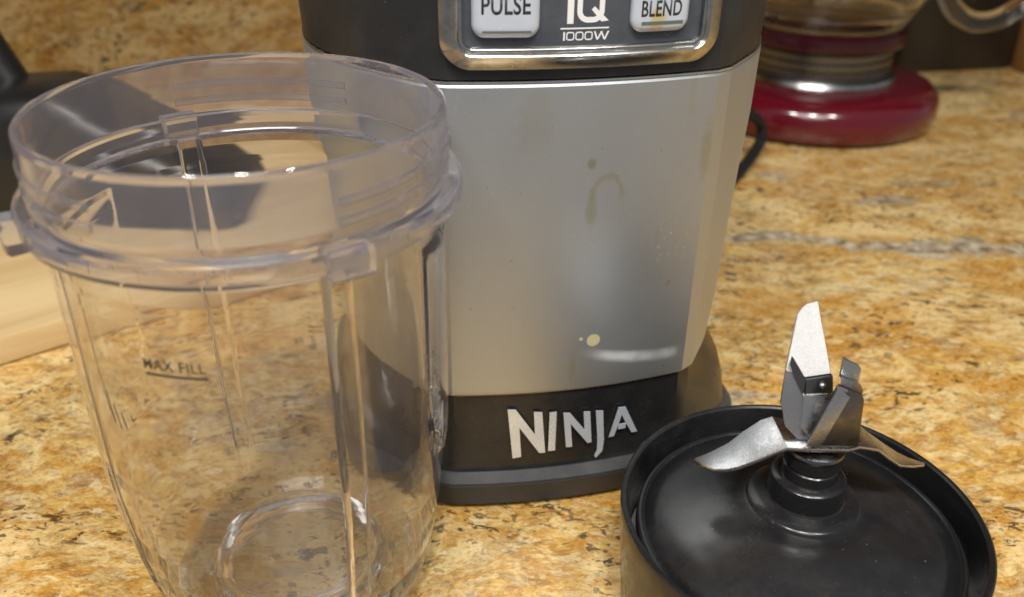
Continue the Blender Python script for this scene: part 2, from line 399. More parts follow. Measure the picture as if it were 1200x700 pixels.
def box(x0, x1, y0, y1, z0, z1, bm=None):
    return loft([[(x0, y0, z), (x1, y0, z), (x1, y1, z), (x0, y1, z)] for z in (z0, z1)], bm=bm)
def plate(pts, thick, bm=None, direction=None):
    """a solid plate from a (nearly planar) 3-D outline, thickened away from its normal."""
    P = [Vector(p) for p in pts]; n = Vector((0, 0, 0))
    for i in range(len(P)): n += P[i - 1].cross(P[i])
    n.normalize()
    if direction is not None and n.dot(Vector(direction)) < 0: n = -n
    return loft([P, [p - n * thick for p in P]], bm=bm)
def text_bm(body, fit, mapper, depth=0.0002, bold=0.0, space=1.0, rot=False):
    """font outline as real lettering, fitted into (a0,a1,b0,b1) and laid on a surface by mapper(a,b,off)."""
    cu = bpy.data.curves.new('lettering', 'FONT'); cu.body = body; cu.size = 1.0; cu.offset = bold; cu.space_character = space
    cu.resolution_u = 4; cu.extrude = 0.0
    o = bpy.data.objects.new('lettering', cu); me = o.to_mesh()
    bm = bmesh.new(); bm.from_mesh(me); o.to_mesh_clear(); bpy.data.objects.remove(o); bpy.data.curves.remove(cu)
    xs = [v.co.x for v in bm.verts]; ys = [v.co.y for v in bm.verts]
    x0, x1, y0, y1 = min(xs), max(xs), min(ys), max(ys)
    bmesh.ops.remove_doubles(bm, verts=bm.verts, dist=1e-5)
    ret = bmesh.ops.extrude_face_region(bm, geom=list(bm.faces))
    top = {v for v in ret['geom'] if isinstance(v, bmesh.types.BMVert)}
    a0, a1, b0, b1 = fit
    for v in bm.verts:
        fx = (v.co.x - x0) / (x1 - x0); fy = (v.co.y - y0) / (y1 - y0)
        if rot: fx, fy = 1 - fy, fx
        v.co = mapper(a0 + fx * (a1 - a0), b0 + fy * (b1 - b0), depth if v in top else 0.0)
    return bm
def poly_bm(polys, mapper, depth, hole=None):
    bm = bmesh.new()
    for pl in polys:
        if len(pl) == 4 and abs(pl[1][0] - pl[0][0]) > 0.008:     # long bars follow the bow of the surface
            n = 12; pl = [(pl[0][0] + (pl[1][0] - pl[0][0]) * k / n, pl[0][1]) for k in range(n + 1)] + [(pl[1][0] + (pl[0][0] - pl[1][0]) * k / n, pl[2][1]) for k in range(n + 1)]
            loft([[mapper(a, b, 0) for a, b in pl], [mapper(a, b, depth) for a, b in pl]], False, False, bm)
            m_ = n + 1; bm.verts.ensure_lookup_table(); base_ = len(bm.verts) - 2 * m_
            for k in range(n): bm.faces.new([bm.verts[base_ + q] for q in (k, k + 1, 2 * m_ - 2 - k, 2 * m_ - 1 - k)])
            continue
        loft([[mapper(a, b, 0) for a, b in pl], [mapper(a, b, depth) for a, b in pl]], bm=bm)
    return bm
def ring_poly_bm(outer, inner, mapper, depth):
    """closed band between two outlines with the same number of points."""
    bm = bmesh.new(); n = len(outer)
    V = [[bm.verts.new(mapper(a, b, d)) for a, b in lp] for lp in (outer, inner) for d in (0.0, depth)]
    o0, o1, i0, i1 = V
    for i in range(n):
        j = (i + 1) % n
        bm.faces.new((o0[i], o0[j], o1[j], o1[i])); bm.faces.new((i0[i], i1[i], i1[j], i0[j]))
        bm.faces.new((o1[i], o1[j], i1[j], i1[i])); bm.faces.new((o0[i], i0[i], i0[j], o0[j]))
    return bm

# ------------------------------------------------------------------ the setting
def struct(name, bm, mat, smooth=False):
    o = obj(name, bm, mat, smooth=smooth); o['kind'] = 'structure'; return o
slab = [(0.05, -0.032), (0.043, -0.026), (0.040, -0.016), (0.042, -0.007), (0.047, -0.0015), (0.054, 0.0), (1.40, 0.0), (1.40, -0.032)]
struct('countertop', loft([[(x, y, z) for y, z in slab] for x in (-1.6, 1.6)]), M['granite'])
wall = struct('backsplash', box(-1.6, 1.6, 0.0, 0.03, 0.0005, 0.62), M['granite_wall_shaded'])
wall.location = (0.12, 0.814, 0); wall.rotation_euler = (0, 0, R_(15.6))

M['cabinet'] = wood('brown cabinet wood', (0.16, 0.09, 0.045), (0.20, 0.115, 0.06))
cab = struct('unseen_shade_cabinet', box(-1.6, 1.6, -0.32, -0.002, 0.47, 1.1), M['cabinet'])  # unseen cabinet, added to shade the backsplash and the back of the counter
cab.location = (0.12, 0.814, 0); cab.rotation_euler = (0, 0, R_(15.6))

# ------------------------------------------------------------------ blender motor base
BASE = thing('blender', 'silver and black blender motor base with splashed front, buttons and mirror lettering, behind the cup', 'blender', (-0.0217, 0.2369, 0), R_(12.3))
CU, FW = 0.042, 0.042            # centre and half width of the front face
BUL = 0.0042
def bulge(u): return -BUL * max(0.0, 1 - ((u - CU) / FW) ** 2)
def front(u, z, off=0.0): return Vector((u, bulge(u) - off, z))
def footprint(hw, z, grow=0.0, ch=0.0627, cr=0.0030):
    """outline of the housing: bowed front, broad chamfers, rounded back."""
    half = [(FW, 0.0), (ch, 0.022), (hw, 0.050), (hw, 0.100), (hw - 0.010, 0.140), (0.040, 0.157)]
    pts = [(CU + x, y) for x, y in half] + [(CU - x, y) for x, y in reversed(half)]
    rad = [cr, 0.012, 0.016, 0.03, 0.025, 0.03]; rad = rad + rad[::-1]
    out = round_poly([(x, y, 0) for x, y in pts], rad, [1] + [6] * 10 + [1])
    # bow the front between the two front corners
    res = []
    f = [(CU - FW + cr + (2 * FW - 2 * cr) * k / 16) for k in range(1, 16)]
    for p in out: res.append(Vector((p.x, p.y, 0)))
    res += [Vector((u, 0, 0)) for u in f]
    fin = []
    C = Vector((CU, 0.075, 0))
    for p in res:
        b = bulge(p.x) * max(0.0, 1 - p.y / 0.02) if p.y < 0.02 else 0.0
        q = Vector((p.x, p.y + b, 0))
        d = (q - C)
        if grow:
            sx = 1 + grow / 0.075; q = C + Vector((d.x * sx, d.y * sx, 0))
        fin.append(Vector((q.x, q.y, z)))
    return fin
# lower black housing with its flared sides, ledge and plinth
L = [footprint(0.0684, 0.0472, -0.0010, 0.0576), footprint(0.0688, 0.0440, -0.0006, 0.0590), footprint(0.0695, 0.0345, -0.0006, 0.0668), footprint(0.0705, 0.0265, -0.0006, 0.0700), footprint(0.0722, 0.0170, -0.0004, 0.0715), footprint(0.0722, 0.0160, 0.0, 0.0715)]
obj('lower_housing', loft(L), M['black_gloss'], BASE, auto=18)
L = [footprint(0.0725, 0.0008, -0.0004, 0.0720), footprint(0.0730, 0.0022, 0.0012, 0.0724), footprint(0.0730, 0.0112, 0.0026, 0.0724), footprint(0.0728, 0.0118, 0.0022, 0.0722), footprint(0.064, 0.0119, -0.004, 0.06)]
obj('plinth', loft(L), M['black_matte'], BASE, auto=18)
L = [footprint(0.0728, 0.0115, 0.0018, 0.0722), footprint(0.0728, 0.0120, 0.0027, 0.0722), footprint(0.0728, 0.0125, 0.0026, 0.0722), footprint(0.0724, 0.0156, 0.0003, 0.0717), footprint(0.064, 0.0158, -0.004, 0.06)]
obj('ledge', loft(L), M['ledge'], BASE, auto=18)
for x, y in ((0.01, 0.03), (0.075, 0.03), (0.01, 0.13), (0.075, 0.13)):
    b = rev([(0, 0.0), (0.006, 0.0), (0.006, 0.0012), (0, 0.0012)], 20)
    bmesh.ops.translate(b, vec=(x, y, 0), verts=b.verts); obj('foot', b, M['rubber'], BASE)
# silver shell
L = [footprint(0.0682, 0.0466, -0.0012, 0.0575), footprint(0.0688, 0.0468, -0.0001, 0.0580), footprint(0.0688, 0.0476, 0.0004, 0.0580), footprint(0.0690, 0.062, 0.0004, 0.0596), footprint(0.0703, 0.092, 0.0004, 0.0611), footprint(0.0716, 0.108, 0.0004, 0.0618), footprint(0.0750, 0.128, 0.0004, 0.0626), footprint(0.0760, 0.1478, 0.0004, 0.0627), footprint(0.0760, 0.1486, 0.0), footprint(0.0755, 0.1490, -0.001)]
obj('silver_shell', loft(L), M['silver'], BASE, auto=18)
L = [footprint(0.0758, 0.1486, -0.0012), footprint(0.0760, 0.1488, 0.0003), footprint(0.0760, 0.1494, 0.0003), footprint(0.0758, 0.1496, -0.0012)]
obj('trim_line', loft(L), M['trim'], BASE, auto=18)
# upper black housing
L = [footprint(0.0755, 0.1494, -0.0010), footprint(0.0762, 0.1498, -0.0002), footprint(0.0768, 0.165, 0.0, 0.0632), footprint(0.0760, 0.196, 0.0), footprint(0.0750, 0.2015, -0.0015), footprint(0.0700, 0.2045, -0.006, 0.059), footprint(0.06, 0.2050, -0.020, 0.052)]
obj('upper_housing', loft(L), M['black_matte'], BASE, auto=18)
b = rev([(0.048, 0.2048), (0.056, 0.2048), (0.056, 0.2200), (0.0545, 0.2215), (0.0505, 0.2215), (0.049, 0.2200), (0.048, 0.2100)], 72, closed=True)
bmesh.ops.translate(b, vec=(CU, 0.078, 0), verts=b.verts); obj('jar_socket', b, M['black_gloss'], BASE)
b = rev([(0, 0.2045), (0.014, 0.2045), (0.014, 0.2100), (0.010, 0.2130), (0, 0.2130)], 16)
bmesh.ops.translate(b, vec=(CU, 0.078, 0), verts=b.verts); obj('drive_coupling', b, M['rubber'], BASE)

# control panel: chrome bezel, charcoal face, two buttons
def rrect(u0, u1, z0, z1, r, n=8):
    p = round_poly([(u0, z0, 0), (u1, z0, 0), (u1, z1, 0), (u0, z1, 0)], r, n)
    out = []
    for i in range(len(p)):
        a, c = p[i], p[(i + 1) % len(p)]; out.append((a.x, a.y)); d = (c - a).length
        k = int(d / 0.004)
        for j in range(1, k): q = a.lerp(c, j / k); out.append((q.x, q.y))
    return out
def inset(u0, u1, z0, z1, r, d):
    nseg = 9; out = []
    cs = [(u0 + r, z0 + r, PI), (u1 - r, z0 + r, 1.5 * PI), (u1 - r, z1 - r, 0), (u0 + r, z1 - r, 0.5 * PI)]
    rr = max(r - d, 0.0004)
    arcs = []
    for cx, cz, a0 in cs: arcs.append([(cx + (r - d if r > d else 0) * 0 + rr * math.cos(a0 + 0.5 * PI * k / nseg), cz + rr * math.sin(a0 + 0.5 * PI * k / nseg)) for k in range(nseg + 1)])
    for i in range(4):
        out += arcs[i]; a = arcs[i][-1]; c = arcs[(i + 1) % 4][0]
        for k in range(1, 14): t = k / 14; out.append((a[0] + (c[0] - a[0]) * t, a[1] + (c[1] - a[1]) * t))
    return out
BZ = (0.0012, 0.0788, 0.1528, 0.1985, 0.0085)
prof = [(0.0, -0.001), (0.0, 0.0016), (0.0004, 0.0022), (0.0034, 0.0036), (0.0040, 0.0038), (0.0046, 0.0034), (0.0050, 0.0026), (0.0054, 0.0026), (0.0058, 0.0024), (0.0062, 0.0008), (0.0062, -0.001)]
loops = [[front(u, z, h) for u, z in inset(*BZ, d)] for d, h in prof]
bmz = loft(loops + [loops[0]], False, False); bmesh.ops.remove_doubles(bmz, verts=bmz.verts, dist=1e-6)
obj('bezel', bmz, M['chrome'], BASE, auto=50)
fp = inset(*BZ, 0.0060)
# panel face as a grid so it follows the bow of the front
bm = bmesh.new(); nu = 24
us = [BZ[0] + 0.0060 + (BZ[1] - BZ[0] - 0.0120) * k / nu for k in range(nu + 1)]
loft([[front(u, z, o) for u in us] for z, o in ((BZ[2] + 0.0060, -0.001), (BZ[2] + 0.0060, 0.0010), (BZ[3] - 0.0060, 0.0010), (BZ[3] - 0.0060, -0.001))], False, False, bm, closed=False)
obj('panel_face', bm, M['panel_grey'], BASE)
PF = 0.0010
def button(u0, u1, z0, z1):
    lp = []
    for d, h in ((-0.0001, PF - 0.0005), (-0.0001, PF + 0.0010), (0.0003, PF + 0.0016), (0.0012, PF + 0.0022), (0.0026, PF + 0.0023)):
        lp.append([front(u, z, h) for u, z in inset(u0, u1, z0, z1, 0.0032, d)])
    return obj('button', loft(lp), M['button'], BASE)
TB = PF + 0.00228
def onb(a, b_, off): return front(a, b_, TB + off)
def onp(a, b_, off): return front(a, b_, PF + off)
B1 = button(0.0098, 0.0270, 0.1615, 0.1800)
obj('lettering', text_bm('PULSE', (0.0119, 0.0245, 0.1675, 0.1722), onb, 0.00006, 0.018, 1.05), M['print_dark'], B1, smooth=False)
obj('bar', poly_bm([[(0.0121, 0.1628), (0.0248, 0.1628), (0.0248, 0.1634), (0.0121, 0.1634)]], onb, 0.00006), M['print_grey'], B1, smooth=False)
B2 = button(0.0520, 0.0683, 0.1620, 0.1800)
obj('lettering', text_bm('BLEND', (0.0543, 0.0658, 0.1661, 0.1702), onb, 0.00006, 0.018, 1.05), M['print_dark'], B2, smooth=False)
obj('lettering', text_bm('AUTO-iQ', (0.0546, 0.0654, 0.1711, 0.1744), onb, 0.00006, 0.016, 1.0), M['print_dark'], B2, smooth=False)
obj('bar', poly_bm([[(0.0545, 0.1639), (0.0665, 0.1639), (0.0665, 0.1648), (0.0545, 0.1648)]], onb, 0.00006), M['print_grey'], B2, smooth=False)
B1['label'] = 'left silver button reading PULSE'; B2['label'] = 'right silver button reading BLEND with a yellow splash'
# iQ 1000W print
bm = poly_bm([[(0.0347, 0.1645), (0.0364, 0.1645), (0.0364, 0.1760), (0.0347, 0.1760)], [(0.0347, 0.1773), (0.0364, 0.1773), (0.0364, 0.1788), (0.0347, 0.1788)],
              [(0.0330, 0.1631), (0.0462, 0.1631), (0.0462, 0.16345), (0.0330, 0.16345)],
              [(0.0412, 0.1680), (0.0420, 0.1688), (0.0460, 0.1651), (0.0440, 0.1649)]], onp, 0.00008)
q0 = inset(0.0373, 0.0447, 0.1647, 0.1790, 0.0030, 0.0); q1 = inset(0.0373, 0.0447, 0.1647, 0.1790, 0.0030, 0.0014)
b2 = ring_poly_bm(q0, q1, onp, 0.00009)
obj('panel_print', bm, M['print_white'], BASE, smooth=False)
obj('panel_print', b2, M['print_white'], BASE, smooth=False)
z0_, z1_ = 0.1602, 0.1624
obj('panel_print', poly_bm([[(0.0338, z0_), (0.03425, z0_), (0.03425, z1_), (0.0338, z1_)]] + [[(a + dx, z1_), (a + dx + 0.00045, z1_), (b_ + dx + 0.00045, z0_), (b_ + dx, z0_)] for dx in (0.0,) for a, b_ in ((0.0421, 0.0429), (0.0441, 0.0429), (0.0439, 0.0449), (0.0459, 0.0449))], onp, 0.00008), M['print_white'], BASE, smooth=False)
for k in range(3):
    u_ = 0.0346 + k * 0.0025
    obj('panel_print', ring_poly_bm(inset(u_, u_ + 0.0022, z0_, z1_, 0.0007, 0.0), inset(u_, u_ + 0.0022, z0_, z1_, 0.0007, 0.00042), onp, 0.00008), M['print_white'], BASE, smooth=False)
arc = [(0.0632 + 0.0011 * math.cos(a), 0.1614 + 0.0011 * math.sin(a)) for a in [PI * (0.8 + 1.4 * k / 14) for k in range(15)]]
arci = [(0.0632 + 0.0007 * math.cos(a), 0.1614 + 0.0007 * math.sin(a)) for a in [PI * (0.8 + 1.4 * k / 14) for k in range(15)]]
bm = bmesh.new(); loft([[onp(a, b_, 0.0) for a, b_ in arc + arci[::-1]], [onp(a, b_, 0.00008) for a, b_ in arc + arci[::-1]]], bm=bm)
obj('power_mark', bm, M['grey_far'], BASE, smooth=False)

# mirror letters on the lower band (mm)
LET = {
 'N': [[(19.9, 41.4), (22.6, 41.2), (29.2, 30.5), (28.6, 39.8), (31.4, 39.4), (32.9, 22.5), (30.9, 22.5), (23.9, 33.8), (24.7, 21.5), (21.8, 21.1)]],
 'I': [[(33.9, 39.0), (36.3, 38.7), (37.5, 23.0), (35.4, 23.1)]],
 'n': [[(38.6, 38.3), (40.9, 38.0), (46.3, 30.3), (45.6, 37.8), (47.9, 37.5), (49.1, 24.6), (47.7, 24.4), (41.3, 33.5), (42.3, 23.7), (40.1, 23.8)]],
 'J': [[(49.9, 37.5), (52.5, 37.1), (53.6, 24.5), (53.3, 20.1), (51.1, 17.4), (50.5, 18.3), (51.3, 20.7), (51.2, 25.1)]],
 'A': [[(58.0, 37.4), (59.4, 34.3), (58.5, 30.3), (57.9, 28.2), (57.1, 25.6), (55.3, 25.5)], [(58.0, 37.4), (60.6, 37.2), (59.4, 34.3)],
       [(60.6, 37.2), (65.8, 25.8), (63.7, 25.8), (62.4, 28.2), (61.2, 30.3), (59.4, 34.3)], [(58.5, 30.3), (61.2, 30.3), (62.4, 28.2), (57.9, 28.2)]]}
def onband(a, b_, off): return front(a / 1000 + 0.0006, b_ / 1000, 0.0004 + off)
for k, pl in LET.items(): obj('letter', poly_bm(pl, onband, 0.00028), M['badge'], BASE, smooth=False)
# power cord looping out behind the base on the counter
def base_local(x, y, z):
    dx, dy = x + 0.0217, y - 0.2369; c_, s_ = math.cos(R_(12.3)), math.sin(R_(12.3)); return (c_ * dx + s_ * dy, -s_ * dx + c_ * dy, z)
cord = catmull([(0.042, 0.150, 0.02), (0.066, 0.180, 0.010)] + [base_local(*q) for q in ((0.075, 0.445, 0.0042), (0.108, 0.495, 0.0042), (0.1400, 0.5407, 0.0045), (0.1662, 0.585, 0.0117), (0.1709, 0.600, 0.0201), (0.1571, 0.582, 0.0347), (0.125, 0.56, 0.046), (0.07, 0.53, 0.03), (0.03, 0.52, 0.005), (-0.02, 0.56, 0.0042))], 8)
obj('power_cord', tube(cord, 0.0038, 12), M['rubber'], BASE)

# ------------------------------------------------------------------ clear cup
CUP = thing('blender_cup', 'tall clear plastic blender cup with open threaded rim and four tabs, at the left', 'blender cup', (-0.0647, 0.2047, 0))
TABS = [36.5, 126.5, -143.5, -53.5]
def adiff(a, b): return (a - b + 180) % 360 - 180
def st(x, a, b):
    t = min(1, max(0, (x - a) / (b - a))); return t * t * (3 - 2 * t)
def cup_relief(a, z):
    d = math.degrees(a); h = 0.0
    if z < 0.131:
        for T in TABS:                                # ribs below the tabs
            h = max(h, 0.0010 * (1 - st(abs(adiff(d, T)), 2.9, 3.9)) * st(z, 0.012, 0.030))
        for c in (84, -96):                           # raised side panels, round-ended below
            half = 15.0 * math.sqrt(max(0.0, min(1.0, (z - 0.056) / 0.014)))
            if half > 0: h = max(h, 0.0008 * (1 - st(abs(adiff(d, c)), half - 0.9, half)) * (1 - st(z, 0.121, 0.124)))
    return h
outer = [(0.0, 0.0105), (0.0120, 0.0104), (0.0205, 0.0100), (0.0215, 0.0096), (0.0225, 0.0085), (0.0232, 0.0040), (0.0240, 0.0026), (0.028, 0.0008), (0.031, 0.0), (0.0340, 0.0006), (0.0362, 0.0030), (0.0385, 0.0085), (0.0405, 0.0155), (0.0424, 0.0250), (0.0439, 0.0355), (0.0451, 0.0470), (0.0459, 0.0560), (0.0461, 0.0590), (0.0463, 0.0630), (0.0464, 0.0680), (0.0465, 0.0740), (0.0466, 0.0850), (0.0466, 0.1000), (0.0466, 0.1180), (0.0467, 0.1215), (0.0467, 0.1235), (0.0469, 0.1275), (0.0473, 0.1296), (0.0508, 0.1300), (0.0518, 0.1305), (0.0521, 0.1318), (0.0521, 0.1340), (0.0518, 0.1352), (0.0510, 0.1357), (0.0488, 0.1359), (0.0485, 0.1366), (0.0485, 0.1450), (0.0485, 0.1512), (0.0483, 0.1523), (0.0477, 0.1529)]
inner = [(0.0471, 0.1527), (0.0468, 0.1518), (0.0467, 0.1440), (0.0467, 0.1375), (0.0463, 0.1340), (0.0460, 0.1300), (0.04575, 0.1180), (0.04575, 0.1000), (0.0457, 0.0850), (0.0455, 0.0680), (0.0450, 0.0560), (0.0441, 0.0450), (0.0428, 0.0340), (0.0410, 0.0230), (0.0387, 0.0152), (0.0362, 0.0098), (0.0335, 0.0072), (0.0300, 0.0058), (0.0285, 0.0060), (0.0276, 0.0070), (0.0270, 0.0100), (0.0264, 0.0112), (0.0255, 0.0116), (0.0247, 0.0122), (0.0241, 0.0142), (0.0234, 0.0150), (0.0220, 0.0152), (0.0150, 0.0143), (0.0060, 0.0136), (0.0, 0.0134)]
segs = 480
outer = support(outer); inner = support(inner)
bm = rev(outer + inner, segs, lambda a, z: 0.0)
# raise the ribs and panels on the outer skin only
nout = 0
k = 0
for i, (r, z) in enumerate(outer):
    if r <= 1e-7: k += 1; continue
    bm.verts.ensure_lookup_table()
    if 0.010 < z < 0.1297 and r < 0.0475:
        for s_ in range(segs):
            v = bm.verts[k + s_]; a = 2 * PI * s_ / segs; h = cup_relief(a, z)
            v.co.x += h * math.sin(a); v.co.y -= h * math.cos(a)
    k += segs
obj('cup_wall', bm, M['cup'], CUP, auto=40)
def arcstrip(a0, a1, r0, r1, z0, z1, n=24, rnd=0.0003, slope=0.0):
    loops = []
    for i in range(n + 1):
        t = i / n; a = R_(a0 + (a1 - a0) * t); dz = slope * (t - 0.5)
        e = 1.0
        zc, hz_ = (z0 + z1) / 2 + dz, (z1 - z0) / 2 * e; ro = r0 + (r1 - r0) * e
        sec = [(r0, zc - hz_), (ro - rnd, zc - hz_), (ro, zc - hz_ + rnd), (ro, zc + hz_ - rnd), (ro - rnd, zc + hz_), (r0, zc + hz_)]
        loops.append([(r * math.sin(a), -r * math.cos(a), z) for r, z in sec])
    return loft(loops)
for c in (66.5, -51.0, -171.0):
    for zz in (0.1446, 0.1402):
        obj('thread', arcstrip(c - 29, c + 29, 0.0482, 0.0491, zz - 0.0009, zz + 0.0009, 40, 0.00015, slope=0.0009), M['cup'], CUP)
for T in TABS:
    obj('tab', arcstrip(T - 5.0, T + 5.0, 0.0515, 0.0556, 0.1296, 0.1362, 8, 0.0008), M['cup'], CUP)
def oncup(a, b_, off, r=0.0466):
    A = R_(a); rr = r + 0.00003 + off; return Vector((rr * math.sin(A), -rr * math.cos(A), b_))
b = text_bm('MAX FILL', (-17.6, -0.2, 0.1076, 0.1103), oncup, 0.00006, 0.003, 1.1)
for k in range(8): loft([[oncup(-17.6 + 17.8 * (k + e) / 8, z, o) for e, z in ((0, 0.1060), (1, 0.1060), (1, 0.1066), (0, 0.1066))] for o in (0, 0.00006)], bm=b)
obj('fill_line_print', b, M['print_brown'], CUP, smooth=False)
b = text_bm('NUTRI NINJA', (71.6, 76.4, 0.0940, 0.0655), lambda a, z, o: oncup(a, z, o + 0.0007), 0.0004, 0.0, 1.05, rot=True)
obj('embossed_lettering', b, M['cup'], CUP, smooth=False)

# ------------------------------------------------------------------ blade assembly
CAP = thing('blade_cap', 'round black blender blade cap lying with its steel blades up, at the right front', 'blade cap', (0.0823, 0.192, 0))
b = rev([(0.0448, 0.0060), (0.0450, 0.0006), (0.0462, 0.0), (0.0474, 0.0008), (0.0478, 0.0040), (0.0487, 0.0160), (0.0497, 0.0290), (0.0503, 0.0360), (0.0505, 0.0405), (0.0503, 0.0417), (0.0498, 0.0421), (0.0490, 0.0420), (0.0485, 0.0415), (0.0483, 0.0400), (0.0479, 0.0320), (0.0470, 0.0200)], 160, closed=True)
obj('outer_skirt', b, M['black_cap'], CAP)
b = rev([(0.0440, 0.0200), (0.0469, 0.0200), (0.0472, 0.0235), (0.0468, 0.0242), (0.0440, 0.0242)], 120, closed=True)
obj('gasket', b, M['gasket'], CAP)
b = rev([(0.0442, 0.0100), (0.0446, 0.0200), (0.0455, 0.0315), (0.0455, 0.0335), (0.0453, 0.0347), (0.0448, 0.0352), (0.0441, 0.0352), (0.0437, 0.0347), (0.0434, 0.0346), (0.0429, 0.0354), (0.0420, 0.0363), (0.0405, 0.0375), (0.0385, 0.0388), (0.0360, 0.0400), (0.0330, 0.0412), (0.0290, 0.0426), (0.0250, 0.0438), (0.0215, 0.0447), (0.0185, 0.0452), (0.0168, 0.0453), (0.0157, 0.0456), (0.0153, 0.0464), (0.0147, 0.0469), (0.0125, 0.0474), (0.0108, 0.0478), (0.0104, 0.0484), (0.0, 0.0486)], 144)
obj('dome', b, M['black_cap'], CAP)
b = rev([(0.0103, 0.0478), (0.0102, 0.0535), (0.0100, 0.0545), (0.0093, 0.0551), (0.0076, 0.0553), (0.0, 0.0554)], 72)
obj('hub', b, M['black_cap'], CAP)
b = rev([(0.0074, 0.0551), (0.0074, 0.0585), (0.0070, 0.0588), (0.0070, 0.0592), (0.0074, 0.0595), (0.0074, 0.0632), (0.0070, 0.0636), (0.0, 0.0637)], 60)
obj('collar', b, M['black_gloss'], CAP)
b = rev([(0.0070, 0.0635), (0.0078, 0.0638), (0.0080, 0.0642), (0.0078, 0.0650), (0.0062, 0.0654), (0.0, 0.0654)], 60)
obj('washer', b, M['dark_steel'], CAP)
TH = 0.0011
# lower blade pair: bent plate with drooping curved wings
def strip(rows, thick):
    """rows of (front, back) points -> solid bent plate."""
    bm = bmesh.new(); up_ = Vector((0, 0, -thick))
    rows = [(Vector(a), Vector(c)) for a, c in rows]
    loft([[a, c, c + up_, a + up_] for a, c in rows], bm=bm); return bm
left = [((-0.0065, -0.0062, 0.0682), (-0.0065, 0.0062, 0.0682)), ((-0.0095, -0.0060, 0.0683), (-0.0105, 0.0066, 0.0692)), ((-0.0118, -0.0060, 0.0672), (-0.0135, 0.0068, 0.0678)), ((-0.0165, -0.0058, 0.0642), (-0.0180, 0.0064, 0.0640)),
        ((-0.0212, -0.0056, 0.0615), (-0.0215, 0.0058, 0.0606)), ((-0.0245, -0.0052, 0.0602), (-0.0250, 0.0052, 0.0586)), ((-0.0275, -0.0042, 0.0594), (-0.0280, 0.0044, 0.0574)), ((-0.0300, -0.0018, 0.0590), (-0.0306, 0.0034, 0.0570)), ((-0.0311, 0.0004, 0.0584), (-0.0313, 0.0026, 0.0572))]
rightw = [((0.0065, -0.0062, 0.0682), (0.0065, 0.0062, 0.0682)), ((0.0095, -0.0058, 0.0690), (0.0120, 0.0062, 0.0682)), ((0.0151, -0.0046, 0.0672), (0.0160, 0.0064, 0.0648)), ((0.0195, -0.0034, 0.0632), (0.0215, 0.0062, 0.0608)), ((0.0232, -0.0024, 0.0602), (0.0255, 0.0060, 0.0582)), ((0.0280, -0.0004, 0.0584), (0.0290, 0.0054, 0.0566)), ((0.0328, 0.0030, 0.0562), (0.0333, 0.0044, 0.0556))]
rows = list(reversed(left)) + rightw
obj('lower_blade', strip(rows, TH), M['steel'], CAP, bevel=0.00025, auto=30)
# upper left blade: tall tapering leaf, folded near its foot
A = dict(l3=(-0.0112, 0.0006, 0.0780), l2=(-0.0108, 0.0026, 0.0868), l1=(-0.0068, 0.0128, 0.0979), tp=(-0.0055, 0.0136, 0.0996), t1=(-0.0044, 0.014, 0.1004), t2=(-0.0016, 0.0143, 0.1011), r=(0.0009, 0.0022, 0.0864), f=(-0.0056, 0.0020, 0.0852))
obj('upper_blade', plate([A['l2'], A['l1'], A['tp'], A['t1'], A['t2'], (-0.0003, 0.0108, 0.0948), (0.0006, 0.007, 0.09), A['r'], A['f']], TH, direction=(0, -1, 0.2)), M['steel_rough'], CAP, bevel=0.0002)
obj('blade_foot', plate([A['l2'], A['f'], (-0.0058, 0.0012, 0.0820), (-0.0040, -0.0008, 0.0740), (-0.0010, -0.0030, 0.0686), (-0.0060, -0.0030, 0.0686), (-0.0094, -0.0014, 0.0716), A['l3']], TH, direction=(0, -1, 0.2)), M['steel'], CAP, bevel=0.0002)
obj('blade_notch', plate([(-0.0102, 0.0016, 0.0890), (-0.0058, 0.0006, 0.0800), (-0.0056, 0.0012, 0.0850), (-0.0098, 0.0022, 0.0912)], 0.0008, direction=(0, -1, 0)), M['dark_steel'], CAP)
# upper right blade: broad dark plate facing the camera, its tip folded back
bl = [(-0.0049, -0.0060, 0.0690), (0.0088, -0.0060, 0.0690)]
rc = [(0.0074, -0.0060, 0.0838), (0.0066, -0.0060, 0.0852), (0.0054, -0.0060, 0.0858)]
obj('upper_blade', plate([bl[0], bl[1]] + rc + [(0.0004, -0.0050, 0.0876)], TH, direction=(0, -1, 0)), M['dark_steel'], CAP, bevel=0.0003)
obj('blade_fold', strip([((0.0006, -0.0052, 0.0874), (0.0066, -0.0058, 0.0852)), ((0.0026, -0.0010, 0.0860), (0.0088, -0.0012, 0.0836)), ((0.0043, 0.0036, 0.0846), (0.0098, 0.0036, 0.0824))], TH), M['steel'], CAP, bevel=0.0002)
obj('blade_tip', plate([(0.0043, 0.0040, 0.0838), (0.0096, 0.0040, 0.0818), (0.0096, 0.0044, 0.0864), (0.0088, 0.0046, 0.0874), (0.0045, 0.0046, 0.0894)], TH, direction=(0, -1, 0)), M['steel'], CAP, bevel=0.0003)
